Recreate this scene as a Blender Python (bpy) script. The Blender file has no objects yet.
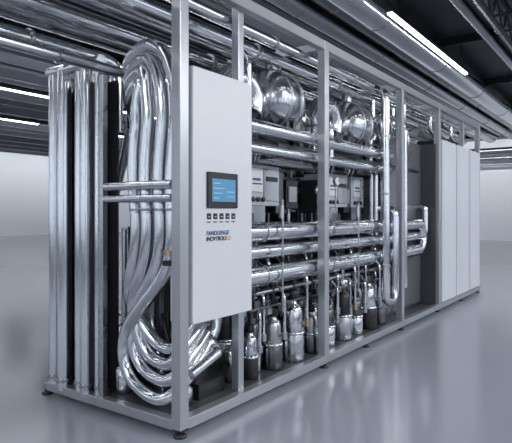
import bpy, math, random
from mathutils import Vector, Matrix
random.seed(7)
R=random.uniform
# ---------------------------------------------------------------- materials
def mat(name,col,metal=0.0,rough=0.5,noise=0.0,nscale=8,bump=0.0,emit=None,estr=0,coat=0,spec=None):
    m=bpy.data.materials.new(name); m.use_nodes=True
    nt=m.node_tree; b=nt.nodes['Principled BSDF']
    b.inputs['Base Color'].default_value=(*col,1)
    b.inputs['Metallic'].default_value=metal
    b.inputs['Roughness'].default_value=rough
    if spec is not None: b.inputs['Specular IOR Level'].default_value=spec
    if coat: b.inputs['Coat Weight'].default_value=coat
    if emit:
        b.inputs['Emission Color'].default_value=(*emit,1); b.inputs['Emission Strength'].default_value=estr
    tc=nt.nodes.new('ShaderNodeTexCoord'); n=nt.nodes.new('ShaderNodeTexNoise')
    n.inputs['Scale'].default_value=nscale; n.inputs['Detail'].default_value=3
    nt.links.new(tc.outputs['Object'],n.inputs['Vector'])
    mr=nt.nodes.new('ShaderNodeMapRange')
    mr.inputs['To Min'].default_value=max(0.02,rough-noise); mr.inputs['To Max'].default_value=min(1,rough+noise)
    nt.links.new(n.outputs['Fac'],mr.inputs['Value']); nt.links.new(mr.outputs['Result'],b.inputs['Roughness'])
    if bump:
        bp=nt.nodes.new('ShaderNodeBump'); bp.inputs['Strength'].default_value=bump; bp.inputs['Distance'].default_value=0.02
        nt.links.new(n.outputs['Fac'],bp.inputs['Height']); nt.links.new(bp.outputs['Normal'],b.inputs['Normal'])
    return m
CHROME=mat('polished_steel',(.68,.70,.735),1,.19,.01,2)
VESSEL=mat('vessel_steel',(.54,.56,.59),1,.22,.02,5)
STEEL=mat('brushed_steel',(.48,.495,.52),1,.28,.04,4)
DSTEEL=mat('dark_steel',(.15,.155,.17),1,.3,.08,6)
DUCT=mat('duct_steel',(.42,.435,.465),1,.2,.03,2)
DUCT2=mat('duct_dark_steel',(.20,.21,.23),1,.22,.04,2)
ALU=mat('frame_aluminium',(.46,.475,.505),.7,.34,.03,6)
WHITE=mat('white_powdercoat',(.70,.715,.74),0,.38,.02,3)
DOORW=mat('cabinet_white',(.66,.68,.72),0,.35,.02,2)
BLACK=mat('black_rubber',(.012,.012,.014),0,.35,.1,12)
DARK=mat('dark_paint',(.022,.024,.028),.2,.45,.1,6)
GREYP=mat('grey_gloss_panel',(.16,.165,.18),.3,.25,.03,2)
GREYS=mat('grey_panel_shaded_side',(.07,.073,.08),.3,.35,.03,2)  # darker copy of the panel grey, shade put into the side's colour
TRAY=mat('base_tray',(.15,.155,.17),.6,.35,.1,5)
BOXG=mat('box_light_grey',(.45,.47,.50),0,.45,.05,9)
BRASS=mat('brass',(.50,.38,.26),1,.3,.05,9)
SCREEN=mat('lcd_blue',(.05,.15,.25),0,.3,0,3,emit=(.07,.23,.42),estr=.6)
SCRL=mat('lcd_text',(.3,.5,.6),0,.3,0,3,emit=(.2,.42,.52),estr=.55)
INK=mat('label_ink',(.02,.02,.03),0,.5,0,3)
ORANGE=mat('label_orange',(.8,.40,.06),0,.5,0,3)
BLUE=mat('blue_label',(.06,.10,.25),0,.5,0,3)
LAMP=mat('lamp_diffuser',(.9,.9,.9),0,.5,0,3,emit=(.93,.96,1),estr=16)
WASH=mat('added_wall_fill_glow',(.9,.9,.9),0,.5,0,3,emit=(.94,.97,1),estr=19)  # glow of the strips added to brighten the far walls

# ---------------------------------------------------------------- mesh builder
class MB:
    def __init__(s): s.v=[];s.f=[];s.m=[];s.sm=[];s.mats=[]
    def mi(s,m):
        if m not in s.mats: s.mats.append(m)
        return s.mats.index(m)
    def add(s,vs,fs,m,smooth):
        o=len(s.v); s.v+= [tuple(v) for v in vs]; i=s.mi(m)
        for f in fs: s.f.append([a+o for a in f]); s.m.append(i); s.sm.append(smooth)
    def box(s,x0,x1,y0,y1,z0,z1,m):
        vs=[(x,y,z) for x in(x0,x1) for y in(y0,y1) for z in(z0,z1)]
        s.add(vs,[(0,1,3,2),(4,6,7,5),(0,4,5,1),(2,3,7,6),(0,2,6,4),(1,5,7,3)],m,False)
    def bar(s,p,q,w,m):
        p=Vector(p);q=Vector(q);d=(q-p).normalized()
        u=d.orthogonal().normalized() if abs(d.z)>.99 else d.cross(Vector((0,0,1))).normalized()
        w2=d.cross(u).normalized(); h=w/2
        vs=[c+u*a*h+w2*b*h for c in(p,q) for a,b in((-1,-1),(1,-1),(1,1),(-1,1))]
        s.add(vs,[(3,2,1,0),(4,5,6,7),(0,1,5,4),(1,2,6,5),(2,3,7,6),(3,0,4,7)],m,False)
    def lathe(s,prof,o,axis,m,n=20,smooth=True):
        o=Vector(o);a=Vector(axis).normalized();u=a.orthogonal().normalized();w=a.cross(u)
        vs=[];fs=[]
        for r,h in prof:
            for i in range(n):
                t=2*math.pi*i/n
                vs.append(o+a*h+u*r*math.cos(t)+w*r*math.sin(t))
        for k in range(len(prof)-1):
            for i in range(n):
                j=(i+1)%n
                fs.append((k*n+i,k*n+j,(k+1)*n+j,(k+1)*n+i))
        s.add(vs,fs,m,smooth)
    def cyl(s,p,q,r,m,n=20):
        p=Vector(p);q=Vector(q);d=q-p;L=d.length;a=d/L
        s.lathe([(r,0),(r,L)],p,a,m,n)
        u=a.orthogonal().normalized();w=a.cross(u)
        for o,sg in((p,-1),(q,1)):
            vs=[o+u*r*math.cos(2*math.pi*i/n)+w*r*math.sin(2*math.pi*i/n) for i in range(n)]
            f=list(range(n))
            if sg<0:f.reverse()
            s.add(vs,[f],m,False)
    def sweep(s,pts,r,m,n=16,closed=False,rf=None):
        P=[Vector(p) for p in pts]; N=len(P); vs=[];fs=[]
        T=[]
        for i in range(N):
            if closed: t=P[(i+1)%N]-P[i-1]
            else: t=P[min(i+1,N-1)]-P[max(i-1,0)]
            T.append(t.normalized())
        u=T[0].orthogonal().normalized()
        for i in range(N):
            u=(u-T[i]*u.dot(T[i])).normalized(); w=T[i].cross(u)
            rr=r if rf is None else rf(i)
            for k in range(n):
                a=2*math.pi*k/n; vs.append(P[i]+(u*math.cos(a)+w*math.sin(a))*rr)
        for i in range(N if closed else N-1):
            i2=(i+1)%N
            for k in range(n):
                k2=(k+1)%n; fs.append((i*n+k,i*n+k2,i2*n+k2,i2*n+k))
        s.add(vs,fs,m,True)
        if not closed:
            s.add([vs[k] for k in range(n)],[list(range(n))[::-1]],m,False)
            s.add([vs[(N-1)*n+k] for k in range(n)],[list(range(n))],m,False)
    def pipe(s,pts,r,m,fil=.1,n=16):
        P=[Vector(p) for p in pts]; out=[P[0]]
        for i in range(1,len(P)-1):
            a,b,c=P[i-1],P[i],P[i+1]
            t=min(fil,(a-b).length*.49,(c-b).length*.49)
            p0=b+(a-b).normalized()*t;p2=b+(c-b).normalized()*t
            for k in range(9):
                q=k/8; out.append(p0*(1-q)**2+b*2*q*(1-q)+p2*q*q)
        out.append(P[-1]); s.sweep(out,r,m,n)
    def spline(s,pts,r,m,n=24,sub=10):
        P=[Vector(p) for p in pts];P=[P[0]*2-P[1]]+P+[P[-1]*2-P[-2]];out=[]
        for i in range(1,len(P)-2):
            for k in range(sub):
                t=k/sub
                out.append(.5*((2*P[i])+(-P[i-1]+P[i+1])*t+(2*P[i-1]-5*P[i]+4*P[i+1]-P[i+2])*t*t+(-P[i-1]+3*P[i]-3*P[i+1]+P[i+2])*t**3))
        out.append(P[-2])
        for _ in range(30):
            out=[out[0]]+[(out[i-1]+out[i]*2+out[i+1])/4 for i in range(1,len(out)-1)]+[out[-1]]
        s.sweep(out,r,m,n)
    def ring(s,o,axis,Rr,r,m,n=28):
        o=Vector(o);a=Vector(axis).normalized();u=a.orthogonal().normalized();w=a.cross(u)
        s.sweep([o+(u*math.cos(2*math.pi*i/n)+w*math.sin(2*math.pi*i/n))*Rr for i in range(n)],r,m,10,True)
    def flange(s,o,axis,r,m,t=.02):
        o=Vector(o);a=Vector(axis).normalized()
        s.cyl(o-a*t,o-a*t*.1,r,m); s.cyl(o+a*t*.1,o+a*t,r,m)
        u=a.orthogonal().normalized();w=a.cross(u)
        for i in range(8):
            c=o+(u*math.cos(i*math.pi/4)+w*math.sin(i*math.pi/4))*r*.83
            s.cyl(c-a*t*1.6,c+a*t*1.6,r*.08,DSTEEL,6)
    def obj(s,name,parent=None,bevel=0):
        me=bpy.data.meshes.new(name); me.from_pydata(s.v,[],s.f)
        for m in s.mats: me.materials.append(m)
        if len(me.polygons)==len(s.f):
            me.polygons.foreach_set('material_index',s.m); me.polygons.foreach_set('use_smooth',s.sm)
        me.update()
        o=bpy.data.objects.new(name,me); bpy.context.collection.objects.link(o)
        if parent: o.parent=parent
        if bevel:
            b=o.modifiers.new('bevel','BEVEL'); b.width=bevel; b.segments=2; b.limit_method='ANGLE'; b.angle_limit=math.radians(60)
        return o
def empty(name):
    e=bpy.data.objects.new(name,None); bpy.context.collection.objects.link(e); return e

# ---------------------------------------------------------------- room
def roommat(name,col,rough,nscale,var,spec=.5):
    m=bpy.data.materials.new(name); m.use_nodes=True; nt=m.node_tree; b=nt.nodes['Principled BSDF']
    tc=nt.nodes.new('ShaderNodeTexCoord'); n=nt.nodes.new('ShaderNodeTexNoise'); n.inputs['Scale'].default_value=nscale
    n.inputs['Detail'].default_value=4
    r=nt.nodes.new('ShaderNodeValToRGB')
    r.color_ramp.elements[0].position=.3; r.color_ramp.elements[1].position=.7
    r.color_ramp.elements[0].color=(*[c*(1-var) for c in col],1); r.color_ramp.elements[1].color=(*[c*(1+var) for c in col],1)
    nt.links.new(tc.outputs['Object'],n.inputs['Vector']); nt.links.new(n.outputs['Fac'],r.inputs['Fac']); nt.links.new(r.outputs['Color'],b.inputs['Base Color'])
    b.inputs['Roughness'].default_value=rough; b.inputs['Specular IOR Level'].default_value=spec
    return m
FLOORM=roommat('floor_epoxy',(.345,.36,.42),.16,.6,.02,.5)
WALLM=roommat('wall_paint',(.78,.80,.84),.7,.4,.01)
PIERM=roommat('reflection_pier_dark',(.06,.065,.075),.6,.4,.05)  # dark tone of the unseen walls, chosen for contrast in the chrome
CEILM=roommat('ceiling_dark',(.045,.048,.055),.5,1.5,.1)
XF,YF,CZ=25.0,27.0,4.75
XN,YN=-9.0,-9.0
b=MB(); b.box(XN-.2,XF,YN-.2,YF,-.1,0,FLOORM); b.obj('floor')
b=MB(); b.box(XN,XF,YF,YF+.2,-.1,CZ,WALLM); b.obj('wall_back')
b=MB(); b.box(XF,XF+.2,YN,YF+.2,-.1,CZ,WALLM); b.obj('wall_right')
b=MB(); b.box(XN-.2,XF+.2,YN-.2,YF+.2,CZ,CZ+.15,CEILM); b.obj('ceiling')
b=MB(); b.box(XN,XF,YN-.2,YN,0,.7,PIERM); b.box(XN,XF,YN-.2,YN,3.7,CZ,PIERM)  # unseen wall, dark piers and openings added to streak the chrome reflections
x=XN
while x<XF: b.box(x,x+1.3,YN-.2,YN,.7,3.7,PIERM); b.box(x+2.4,x+2.48,YN-.12,YN-.05,.7,3.7,PIERM); x+=3.6
b.obj('reflection_wall_front')
b=MB(); b.box(XN-.2,XN,YN,YF,0,.7,PIERM); b.box(XN-.2,XN,YN,YF,3.7,CZ,PIERM)  # second unseen wall, banded dark and open to shape the chrome highlights
y=YN
while y<YF: b.box(XN-.2,XN,y,y+1.6,.7,3.7,PIERM); b.box(XN-.12,XN-.05,y+2.6,y+2.68,.7,3.7,PIERM); y+=3.6
b.obj('reflection_wall_left')

LY=[-5.5,-2.4,.75,3.6,6.6,10.4,14.5,19]
def lamp(x0,x1,y,z=4.5,hw=.045):
    e=empty('linear_ceiling_light')
    b=MB(); b.box(x0,x1,y-hw-.015,y+hw+.015,z+.02,z+.09,DSTEEL)
    for x in(x0+.4,x1-.4): b.cyl((x,y,z+.09),(x,y,CZ),.012,DSTEEL,8)
    b.obj('lamp_housing',e)
    b=MB(); b.box(x0+.02,x1-.02,y-hw,y+hw,z,z+.02,LAMP); b.obj('lamp_diffuser_bar',e)
for i,y in enumerate(LY):
    if y==.75:
        lamp(-6,-1,y); lamp(5.1,9.3,y,4.15,.032); continue
    x=-7+ (i%2)*1.5
    while x<XF-7:
        lamp(x,x+7.2,y,4.3); x+=8.2
e=empty('added_wall_fill')  # glowing strips added to brighten the back and right walls
b=MB(); b.box(XN+.5,XF-.8,YF-3.2,YF-3.0,4.45,4.7,DSTEEL); b.box(XF-3.2,XF-3.0,YN+.5,YF-3.3,4.45,4.7,DSTEEL)
b.obj('wall_fill_housing',e)
b=MB(); b.box(XN+.5,XF-.8,YF-2.99,YF-2.94,4.47,4.69,WASH); b.box(XF-2.99,XF-2.94,YN+.5,YF-3.3,4.47,4.69,WASH); b.obj('wall_fill_panel',e)

b=MB()
def duct(y,r,z,m):
    b.cyl((XN+.3,y,z),(XF-3.5,y,z),r,m,28)
    if r>.1:
        x=-8+R(0,2)
        while x<XF-4: b.ring((x,y,z),(1,0,0),r,.012,DUCT,24); x+=3
y=-7; i=0
rs=[.12,.16,.09,.22,.14,.20,.10,.24]
ms=[DUCT,CHROME,DUCT2,DUCT,DUCT2,DUCT,DUCT2]
while y<YF-4:
    r=rs[i%8]
    if min(abs(y-l) for l in LY)>r+.12:
        duct(y,r,CZ-.12-r-R(0,.06),ms[i%7]); i+=1; y+=r+.27
    else: y+=.1
for k in range(8):
    x=-7+k*3.9
    b.box(x-.05,x+.05,-8,YF-3.3,CZ-.16,CZ,DARK)
b.obj('ceiling_duct_bank')
b=MB()
for z,r in((4.2,.14),(3.85,.1),(3.55,.06)):
    b.cyl((XF-.35,YN+1,z),(XF-.35,YF-1,z),r,DUCT)
for k in range(7): b.box(XF-.4,XF,-8+k*5,-7.9+k*5,3.4,4.4,DARK)
b.obj('wall_pipe_bank')
for ty in(-.75,-1.9):
    b=MB(); z0,z1=3.85,4.2
    for z in(z0,z1):
        for yy in(ty-.15,ty+.15): b.bar((-6,yy,z),(XF-1,yy,z),.045,DARK)
    x=-6
    while x<XF-1.5:
        for yy in(ty-.15,ty+.15):
            b.bar((x,yy,z0),(x+.35,yy,z1),.025,DARK); b.bar((x+.35,yy,z1),(x+.7,yy,z0),.025,DARK)
        b.bar((x,ty-.15,z0),(x,ty+.15,z0),.025,DARK)
        x+=.7
    for x in range(-5,24,4): b.bar((x,ty,z1),(x,ty,CZ),.05,DARK)
    b.obj('ceiling_truss')

# ---------------------------------------------------------------- machine
M=empty('industrial_process_piping_skid')
L,W,H=7.05,1.3,2.74
PX=[.0,1.74,3.53,4.88,7.02]
b=MB(); w=.036
for x in PX:
    b.box(x-w,x+w,-w,w,.05,H,ALU)
    if x>0: b.box(x-w,x+w,W-w,W+w,.05,H,ALU)
b.box(.60,.66,.03,.09,.1,H,ALU)
b.box(6.05,6.1,-.03,.03,2.3,H,ALU)
for y in(0,W):
    b.box(0 if y==0 else 1.7,L,y-w*.9,y+w*.9,H-.075,H,ALU)
    b.box(w,L,y-w*.95,y+w*.95,.04,.105,ALU)
for x in PX: 
    if x>0: b.box(x-w*.8,x+w*.8,w,W-w,H-.07,H-.005,ALU)
b.box(-w*.9,w*.9,w,W-w,.04,.10,ALU)
b.box(L-w,L+w,w,W-w,.04,.10,ALU)
b.obj('frame',M,.004)
b=MB(); b.box(w,L-w,w,W-w,.075,.1,TRAY)
b.obj('base_tray',M)
b=MB()
for x in PX+[2.6,6.0]:
    for y in(0,W):
        b.lathe([(0,.0),(.04,0),(.04,.012),(.02,.025),(.014,.025),(.014,.06)],(x,y,0),(0,0,1),BLACK,16)
b.obj('levelling_feet',M)
b=MB(); 
b.box(1.2,L,W-.02,W,.14,2.3,DARK)
b.box(.95,.98,.62,W-.03,.12,2.1,DARK)
for k in range(6): b.box(1.3+k*.6,1.33+k*.6,W-.06,W-.02,.14,2.3,DSTEEL)
b.obj('rear_panels',M)

b=MB(); b.box(.062,.65,-.045,.14,.645,2.165,WHITE)
b.obj('control_cabinet',M,.006)
b=MB()
b.box(.18,.475,-.062,-.044,1.33,1.55,BLACK)
b.obj('hmi_bezel',M,.006)
b=MB(); y=-.0635
b.box(.215,.445,y,-.061,1.37,1.51,SCREEN)
for k,(xa,xb) in enumerate([(.23,.29),(.23,.33),(.23,.31),(.23,.28)]): b.box(xa,xb,y-.001,y,1.480-k*.03,1.484-k*.03,SCRL)
b.box(.36,.43,y-.001,y,1.43,1.434,SCRL); b.box(.36,.43,y-.001,y,1.40,1.403,SCRL)
b.obj('hmi_screen',M)
def txt(s,x,z,size,m,sh=0,name='label',off=.003):
    c=bpy.data.curves.new(name,'FONT'); c.body=s; c.size=size; c.extrude=.0008; c.shear=sh; c.offset=off
    o=bpy.data.objects.new(name,c); bpy.context.collection.objects.link(o); o.location=(x,-.0465,z); o.rotation_euler=(math.pi/2,0,0)
    c.materials.append(m); o.parent=M
b=MB()
for k in range(5): 
    b.box(.185+k*.06,.222+k*.06,-.048,-.044,1.262,1.298,BLACK); b.box(.195+k*.06,.212+k*.06,-.0492,-.048,1.274,1.281,BOXG)
    b.box(.185+k*.06,.219+k*.06,-.0465,-.044,1.241,1.248,INK)
b.obj('keypad_strip',M)
txt('BANDLEFAGE',.175,1.165,.036,BLUE,.3,off=.001)
txt('INOVTROLS',.175,1.13,.036,INK,.3,off=.001)
txt('CL',.375,1.13,.036,ORANGE,.3,off=.001)

b=MB()
for yy,xx,r in[(1.225,.01,.042),(1.105,.0,.046),(.955,.02,.034),(.865,.0,.036),(.775,.03,.022)]:
    b.cyl((xx,yy,.07),(xx,yy,2.28+R(-.03,.04)),r,CHROME,36)
    b.flange((xx,yy,.14),(0,0,1),r*1.25,STEEL,.01)
for k,yy in enumerate((1.0,1.17,.91,.82)): b.cyl((.10,yy,.1),(.10,yy,2.2),.028,DSTEEL)
b.box(.14,.16,.72,1.26,.1,2.2,DARK)
b.box(-.03,.09,1.04,1.3,.05,.085,STEEL)
b.obj('vertical_tube_bundle',M)
b=MB()
b.box(-.02,.02,.665,.70,.1,2.2,STEEL)
b.cyl((0,.66,1.47),(0,.06,1.47),.028,CHROME); b.cyl((0,.66,1.39),(0,.06,1.39),.024,CHROME)
b.box(-.015,.015,.36,.40,1.37,1.49,STEEL)
b.obj('side_cross_bars',M,.002)
b=MB()
for yy,z,r in[(.66,2.24,.036),(.82,2.30,.028),(.97,2.40,.05),(1.18,2.46,.04)]:
    b.pipe([(-4.5,yy,z),(.35,yy,z),(.35,yy,1.9)],r,CHROME,.12)
    b.flange((-.35,yy,z),(1,0,0),r*1.3,STEEL,.01)
b.cyl((.0,1.27,2.3),(.0,.70,2.3),.04,CHROME)
for x in(-3.9,-2.2): 
    for yy in(.58,1.27): b.cyl((x,yy,2.15),(x,yy,CZ),.008,STEEL,8)
    b.box(x-.02,x+.02,.55,1.3,2.15,2.18,STEEL)
b.obj('header_pipes',M)
# hoses
b=MB()
OFF=[0,.108,.216,.324]
for k in range(4):
    o=OFF[k]; x=.06+(k%2)*.01
    b.spline([(x+.2,.66,2.12-o*.6),(x+.05,.58,2.22-o*.55),(x,.47-o*.05,2.31-o*.6),(x,.30+o*.3,2.36-o*.75),(x,.14+o*.95,2.22-o*.75),(x,.09+o*1.08,1.98-o*.4),(x,.10+o*1.12,1.76),(x,.13+o*1.05,1.5),(x,.12+o*1.0,1.3)],.042,CHROME)
    b.ring((x,.12+o*1.0,1.32),(0,0,1),.040,.008,STEEL,20)
b.obj('upper_hose_loops',M)
b=MB()
for k in range(4):
    o=OFF[k]; x=.06+(k%2)*.01
    b.spline([(x,.12+o,1.3),(x,.12+o*1.0,1.12),(x,.17+o*.98,.93),(x+.01*k,.36+o*.62,.74+o*.1),(x+.02*k,.56-o*.32,.52+o*.15),(x+.03*k,.53-o*.72,.26+o*.55),(x+.03*k,.30-o*.35,.15+o*.95),(x+.02*k,.13-o*.02,.18+o*1.05),(x+.15,.08+o*.1,.34+o*.9),(x+.3,.11+o*.2,.45+o*.6)],.041,CHROME)
for k,(yy,z) in enumerate([(.135,1.06),(.14,1.0)]):
    b.cyl((.06,yy,z-.016),(.06,yy,z+.016),.048,BRASS if k!=1 else BLACK)
b.obj('lower_hose_loops',M)
b=MB()
for k in range(16):
    x=R(.3,.9); y=R(.35,1.1); z=R(.15,.4); r=random.choice([.012,.018,.025,.032])
    b.pipe([(x,y,.1),(x,y,R(.7,1.9)),(x+R(-.1,.1),y-R(.05,.2),R(1.2,2.0)),(x+.3,y,R(1.5,2.2))],r,random.choice([CHROME,STEEL,DSTEEL,BLACK]),.08,12)
b.box(.40,.65,.6,.9,.9,1.2,DARK); b.box(.39,.40,.63,.87,.93,1.17,DSTEEL)
b.box(.35,.6,.5,.95,.1,.35,BLACK)
b.lathe([(0,0),(.1,0),(.13,.04),(.13,.3),(.1,.36),(0,.37)],(.45,.8,.36),(0,0,1),STEEL,24)
b.lathe([(0,0),(.05,0),(.06,.03),(.06,.16),(.03,.2),(0,.2)],(.14,.64,.1),(0,0,1),CHROME,20)
for k in range(5): b.ring((.14,.64,.34+k*.07),(0,0,1),.03,.008,STEEL,16)
b.cyl((.14,.64,.3),(.14,.64,1.2),.018,STEEL)
b.obj('end_bay_equipment',M)

# pump
b=MB()
c=Vector((.42,.18,.40))
b.lathe([(0,-.085),(.05,-.08),(.095,-.05),(.115,0),(.095,.05),(.05,.08),(0,.085)],c,(0,1,0),VESSEL,32)
b.ring(c,(0,1,0),.115,.013,STEEL); b.cyl(c+Vector((0,-.1,0)),c+Vector((0,-.05,0)),.045,STEEL)
b.lathe([(0,0),(.075,0),(.085,.02),(.085,.26),(.07,.3),(0,.31)],c+Vector((0,.08,0)),(0,1,0),DSTEEL,24)
b.pipe([c+Vector((-.02,-.09,0)),c+Vector((-.02,-.13,0)),c+Vector((-.28,-.13,-.08))],.036,CHROME,.08)
b.pipe([c+Vector((.05,0,.05)),c+Vector((.12,0,.16)),c+Vector((.12,0,.5))],.05,CHROME,.08)
b.box(.3,.56,.12,.55,.1,.2,BLACK); b.box(.36,.48,.2,.3,.2,.32,DSTEEL)
for k in range(5): b.pipe([(.15+k*.1,.3+.05*(k%2),.12),(.15+k*.1,.3,.3+.06*k),(.2+k*.1,.45,.62)],.014+.004*(k%3),random.choice([BLACK,STEEL,CHROME]),.06,10)
b.lathe([(0,0),(.06,0),(.06,.1),(.04,.12),(.04,.2),(0,.21)],(.2,.16,.1),(0,0,1),STEEL,20)
b.lathe([(0,0),(.06,0),(.065,.2),(.05,.25),(0,.26)],(.74,.2,.1),(0,0,1),CHROME,20)
b.obj('circulation_pump',M)

# canister bank
def canister(b,x,y,s,kind):
    z=.1
    m1,m2,m3=[(BLACK,CHROME,BLACK),(STEEL,BLACK,CHROME),(DSTEEL,STEEL,BLACK),(CHROME,DSTEEL,BLACK),(STEEL,CHROME,BLACK)][kind]
    b.lathe([(0,0),(.066*s,0),(.07*s,.012),(.07*s,.15*s),(.06*s,.17*s)],(x,y,z),(0,0,1),m1,20)
    b.lathe([(.06*s,0),(.074*s,.003),(.074*s,.02),(.056*s,.024)],(x,y,z+.165*s),(0,0,1),CHROME,20)
    b.lathe([(.056*s,0),(.058*s,.02),(.058*s,.12*s),(.046*s,.15*s),(.026*s,.165*s),(.026*s,.19*s)],(x,y,z+.185*s),(0,0,1),m2,20)
    b.lathe([(.034*s,0),(.038*s,.01),(.038*s,.05*s),(.03*s,.065*s),(0,.067*s)],(x,y,z+.37*s),(0,0,1),m3,14)
    b.cyl((x,y-.02,z+.24*s),(x,y-.1*s,z+.24*s),.014,CHROME,10)
    b.cyl((x,y-.1*s,z+.22*s),(x,y-.1*s,z+.27*s),.022,random.choice([STEEL,STEEL,BRASS,BLACK]),10)
    b.pipe([(x,y-.1*s,z+.25*s),(x,y-.1*s,z+.5*s+.03),(x+.06,y+.02,z+.56*s+.05),(x+.06,y+.1,.95)],.011,CHROME,.05,8)
    b.pipe([(x,y,z+.42*s),(x,y,.82)],.015,random.choice([CHROME,BLACK,BLACK]),.05,8)
b=MB(); x=.88; i=0
while x<3.5:
    canister(b,x,.14+.09*(i%2),1.0+R(-.12,.35),[0,3,2,1,4,3,2][i%7]); x+=.15; i+=1
x=.95
while x<3.5:
    canister(b,x,.44,1.35+R(-.1,.15),[0,3,1,2][i%4]); x+=.2; i+=1
x=.9
while x<3.6:
    b.lathe([(0,0),(.1,0),(.1,.35),(.06,.42),(0,.43)],(x,.9,.1),(0,0,1),random.choice([DSTEEL,STEEL,BLACK]),20); x+=.3
x=.9
while x<3.45:
    z=R(.56,.64); b.box(x-.03,x+.03,.09,.17,z-.025,z+.025,random.choice([BLACK,DSTEEL,STEEL])); b.cyl((x,.13,z),(x,.13,z+.07),.016,BLACK,10)
    b.cyl((x,.13,z+.07),(x,.13,z+.085),.03,DSTEEL,14); x+=R(.12,.2)
b.cyl((.8,.15,.70),(3.5,.15,.70),.02,STEEL,12)
b.cyl((.8,.09,.60),(3.4,.09,.60),.01,DSTEEL,12)
b.cyl((.8,.33,.66),(3.5,.33,.66),.028,DSTEEL,12)
b.obj('compressor_canister_bank',M)

# headers
b=MB()
def big(z,y,r,x0,x1,m=CHROME):
    b.cyl((x0,y,z),(x1,y,z),r,m,32)
    for x in(2.05,3.7): b.cyl((x-.012,y,z),(x+.012,y,z),r*1.08,STEEL,28)
X0=.72
big(1.16,.12,.068,X0,4.5)
big(1.01,.14,.056,X0,4.5)
big(.835,.12,.074,X0,4.45)
def arc(za,zb,y,r,x0,dep):
    zc=(za+zb)/2; h=(za-zb)/2
    b.sweep([(x0+dep*math.sin(math.pi*k/16),y,zc+h*math.cos(math.pi*k/16)) for k in range(17)],r,CHROME,20)
arc(1.16,.835,.12,.066,4.45,.17)
b.pipe([(4.3,.10,1.01),(4.68,.10,1.01),(4.68,.10,1.38),(4.68,.2,1.38)],.04,CHROME,.12)
for x in(1.0,1.9,2.9,3.8):
    b.box(x-.015,x+.015,.20,.23,.1,1.3,DSTEEL); b.ring((x,.12,1.16),(1,0,0),.071,.006,STEEL); b.ring((x,.12,.835),(1,0,0),.077,.006,STEEL)
b.obj('main_header_pipes',M)
b=MB()
b.cyl((.7,.09,1.925),(3.45,.09,1.925),.052,CHROME,24); b.cyl((.7,.10,1.77),(3.45,.10,1.77),.040,CHROME,24)
b.cyl((.7,.22,1.84),(4.7,.22,1.84),.03,DSTEEL); b.cyl((.7,.5,1.75),(4.7,.5,1.75),.045,STEEL)
for z,y,r,m in[(2.62,.14,.04,CHROME),(2.58,.32,.055,CHROME),(2.6,.55,.05,DUCT),(2.56,.8,.07,CHROME),(2.60,1.1,.06,DUCT)]:
    b.cyl((-5 if y>.2 else .05,y,z),(6.9,y,z),r,m,24)
    for x in(-1.5,1.2,2.6,4.2,5.6): b.cyl((x-.015,y,z),(x+.015,y,z),r*1.2,STEEL) if (x>0 or y>.2) else None
for x in(-3.9,-1.2):
    for yy in(.25,1.18): b.cyl((x,yy,2.45),(x,yy,CZ),.008,STEEL,8)
    b.box(x-.02,x+.02,.22,1.21,2.45,2.48,STEEL)
for x in(4.0,5.0,6.0): b.pipe([(x,.14,2.6),(x,.14,2.4),(x+.5,.14,2.4),(x+.5,.3,2.4)],.03,CHROME,.08)
b.cyl((4.9,.3,2.38),(6.9,.3,2.38),.05,STEEL); b.cyl((4.9,.6,2.38),(6.9,.6,2.38),.06,CHROME)
b.obj('upper_header_pipes',M)

def vessel(b,x,y,z,r,Lh):
    pr=[(0,-.62*r)]
    for k in range(1,11):
        a=k/10*math.pi/2; pr.append((r*math.sin(a),-.62*r*math.cos(a)))
    pr+= [(r,Lh)]
    for k in range(9,-1,-1):
        a=k/10*math.pi/2; pr.append((r*math.sin(a),Lh+.62*r*math.cos(a)))
    b.lathe(pr,(x,y,z),(1,0,0),VESSEL,44)
    b.ring((x+.02,y,z),(1,0,0),r,.012,STEEL,40); b.ring((x+Lh-.02,y,z),(1,0,0),r,.012,STEEL,40)
    b.cyl((x-.66*r,y,z),(x-.5*r,y,z),.04,STEEL)
    b.cyl((x+Lh*.5,y,z+r*.9),(x+Lh*.5,y,z+r+.1),.05,STEEL)
    b.box(x+.03,x+.07,y-.2,y+.2,z-r-.12,z-r*.7,DSTEEL); b.box(x+Lh-.07,x+Lh-.03,y-.2,y+.2,z-r-.12,z-r*.7,DSTEEL)
    b.box(x-.1,x+Lh+.1,y-.2,y+.2,z-r-.15,z-r-.12,DSTEEL)
def elbow(b,x,y,z,Rb,r):
    pts=[(x+Rb*math.cos(math.radians(t)),y,z+Rb*math.sin(math.radians(t))) for t in range(-30,200,10)]
    b.sweep(pts,r,VESSEL,26)
    for t in(-30,80,190): 
        tt=math.radians(t); b.ring((x+Rb*math.cos(tt),y,z+Rb*math.sin(tt)),(-math.sin(tt),0,math.cos(tt)),r,.010,STEEL,26)
    t=math.radians(190); b.cyl((x+Rb*math.cos(t),y,z+Rb*math.sin(t)),(x+Rb*math.cos(t)-.01,y,z-.38),r*.95,VESSEL,24)
b=MB()
vessel(b,1.42,.38,2.24,.26,.20)
vessel(b,2.86,.38,2.22,.25,.22)
vessel(b,4.15,.42,2.22,.22,.22)
elbow(b,1.02,.36,2.17,.17,.11)
elbow(b,2.42,.36,2.17,.17,.105)
elbow(b,3.78,.42,2.12,.12,.07)
b.obj('pressure_vessels',M)
b=MB()
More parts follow.
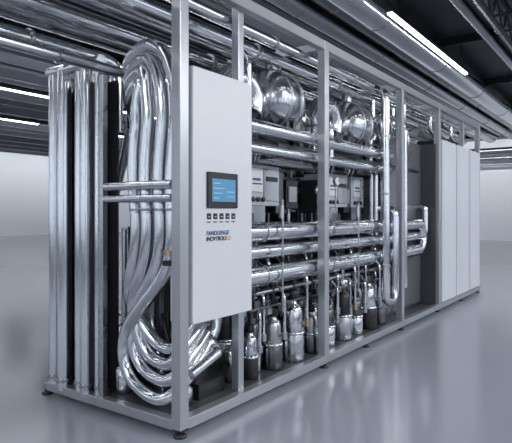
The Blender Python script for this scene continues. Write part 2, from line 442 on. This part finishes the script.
for x in(2.1,3.30,3.9):
    b.pipe([(x,.12,1.8),(x,.12,2.1),(x+.05,.25,2.3),(x+.05,.25,2.55)],.028,CHROME,.1)
    b.cyl((x,.12,1.98),(x,.03,1.98),.012,STEEL,8); b.ring((x,.03,1.98),(0,1,0),.045,.007,DSTEEL,20)
    for a in range(3):
        c,s_=math.cos(a*math.pi/3)*.045,math.sin(a*math.pi/3)*.045
        b.cyl((x-c,.03,1.98-s_),(x+c,.03,1.98+s_),.005,DSTEEL,6)
b.obj('valve_branches',M)

b=MB()
for x in(1.12,2.44,3.0):
    sx=.46 if x<2.9 else .3
    b.box(x,x+sx,.34,.6,1.36,1.69,BOXG); b.box(x+.03,x+.2,.325,.34,1.47,1.66,WHITE); b.box(x+.22,x+sx-.03,.325,.34,1.40,1.66,STEEL)
    b.box(x+.05,x+.16,.32,.326,1.56,1.58,BLUE); b.box(x+.05,x+.18,.32,.326,1.53,1.54,INK); b.box(x+.24,x+sx-.05,.32,.326,1.56,1.6,BLACK)
    b.box(x+.05,x+.28,.36,.5,1.22,1.36,STEEL); b.box(x-.14,x-.02,.36,.55,1.3,1.62,DARK)
    b.box(x-.12,x-.04,.34,.36,1.4,1.55,STEEL)
    for k in range(3): b.lathe([(0,0),(.02,.002),(.02,.02),(0,.022)],(x+.06+.07*k,.335,1.41),(0,-1,0),BLACK,12)
    b.box(x+sx+.04,x+sx+.16,.4,.6,1.3,1.66,DSTEEL)
    for k in range(5): b.pipe([(x+.05*k,.40,1.69),(x+.05*k,.36,1.74+.01*k),(x+.05*k+.06,.44,1.98)],.01,random.choice([BLACK,CHROME,STEEL]),.04,8)
b.box(1.82,2.02,.42,.6,1.34,1.6,BLACK); b.box(1.85,1.98,.405,.42,1.4,1.54,BOXG)
b.obj('instrument_boxes',M,.004)

b=MB()
for x,y,r,z0,z1 in[(2.05,.19,.018,.8,1.75),(.95,.2,.02,1.2,2.5),(3.3,.19,.024,1.0,1.8),(3.2,.2,.018,1.0,1.8)]:
    b.pipe([(x,y,z0),(x,y,z1),(x,y+.2,z1+.05)],r,CHROME,.1)
b.pipe([(3.09,.25,2.60),(3.09,.0,2.60),(3.09,.0,.36),(3.36,.0,.36),(3.36,.0,1.35),(3.36,.22,1.35)],.046,CHROME,.13,20)
for z in(.75,1.5,2.1): b.cyl((3.09,0,z-.012),(3.09,0,z+.012),.056,STEEL)
b.pipe([(3.72,.02,.45),(3.72,.02,2.3),(3.72,.3,2.5)],.03,CHROME,.1)
for x in (1.15,2.5):
    b.cyl((x,.04,1.26),(x,.04,1.36),.02,STEEL); b.cyl((x,.03,.93),(x,.03,.97),.018,BLACK); b.cyl((x,.03,.55),(x,.03,1.40),.008,STEEL,8)
for k in range(40):
    x=R(.9,3.6); y=R(.62,1.15); z=R(.5,1.2); z2=R(1.0,2.3); r=random.choice([.014,.02,.028,.036])
    dx=R(-.35,.35)
    b.pipe([(x,y,z),(x,y,z2),(x+dx,y,z2),(x+dx,y+R(-.1,.1),z2+R(.1,.3))],r,random.choice([CHROME,STEEL,STEEL,DSTEEL,BLACK]),.07,10)
for k in range(16):
    z=R(.9,1.65); y=R(.65,1.1); x=R(.8,2.4)
    b.cyl((x,y,z),(x+R(.5,1.2),y,z),random.choice([.02,.03,.04]),random.choice([CHROME,STEEL,DSTEEL]),14)
for k in range(14):
    x=R(.9,3.5);z=R(.85,1.5);s=R(.06,.12)
    b.box(x,x+s*1.5,.6,.8,z,z+s*1.6,random.choice([DARK,BLACK,DSTEEL,BOXG]))
b.obj('riser_pipes',M)
b=MB()
for x,z in[(1.95,1.5),(2.3,1.6)]:
    b.lathe([(0,0),(.04,0),(.045,.008),(.045,.03),(0,.03)],(x,.18,z),(0,-1,0),STEEL,20)
    b.lathe([(0,0),(.037,0)],(x,.149,z),(0,-1,0),WHITE,20); b.bar((x,.147,z),(x+.02,.147,z+.02),.004,INK)
    b.cyl((x,.17,z-.04),(x,.17,z-.25),.008,STEEL,8)
b.obj('pressure_gauges',M)

b=MB(); b.box(3.575,4.84,.20,.22,.1,2.2,GREYP); b.box(4.80,4.84,.0,.2,.1,2.2,GREYS); b.box(3.575,4.80,.18,.2,.1,.14,DSTEEL)  # side piece coloured darker to offset the light it catches
b.obj('grey_cover_panel',M,.003)
b=MB(); b.box(4.95,6.98,.03,1.24,.11,2.27,DARK); b.box(4.93,7.0,.3,1.25,.10,2.28,DOORW)
xs=[4.925,5.62,6.32,7.0]
for i in range(3):
    b.box(xs[i]+.02,xs[i+1]-.02,-.045,.0,.12,2.27,DOORW)
    b.box(xs[i]+.08,xs[i+1]-.08,-.050,-.045,.20,2.19,DOORW)
b.box(4.94,6.99,-.02,.03,.12,2.265,DSTEEL)
b.obj('electrical_cabinet',M,.003)

wd=bpy.data.worlds.new('world'); bpy.context.scene.world=wd; wd.use_nodes=True
bg=wd.node_tree.nodes['Background']; bg.inputs[0].default_value=(.80,.88,1,1); bg.inputs[1].default_value=2.2
def area(name,loc,tgt,sx,sy,p):
    l=bpy.data.lights.new(name,'AREA'); l.shape='RECTANGLE'; l.size=sx; l.size_y=sy; l.energy=p; l.color=(.94,.97,1)
    o=bpy.data.objects.new(name,l); bpy.context.collection.objects.link(o); o.location=loc
    o.rotation_euler=(Vector(tgt)-Vector(loc)).to_track_quat('-Z','Y').to_euler()
area('added_fill_light',(1.5,-6.5,4.2),(2.5,0,1),5,.8,260)  # out-of-view area lights added as fill for the machine
area('added_fill_light.001',(-6.5,-1.5,4.2),(0,.5,1),3,.6,120)
area('added_fill_light.002',(8,-6,4.2),(6,0,1),5,.8,150)

cam=bpy.data.cameras.new('camera'); co=bpy.data.objects.new('camera',cam); bpy.context.collection.objects.link(co)
cam.sensor_width=36; cam.lens=541/512*36; cam.shift_y=-8.5/512
co.location=(-2.304,-2.177,1.3)
f=Vector((.815,.579,0)).normalized(); co.rotation_euler=f.to_track_quat('-Z','Y').to_euler()
cam.clip_end=200
sc=bpy.context.scene; sc.camera=co
sc.view_settings.view_transform='Standard'
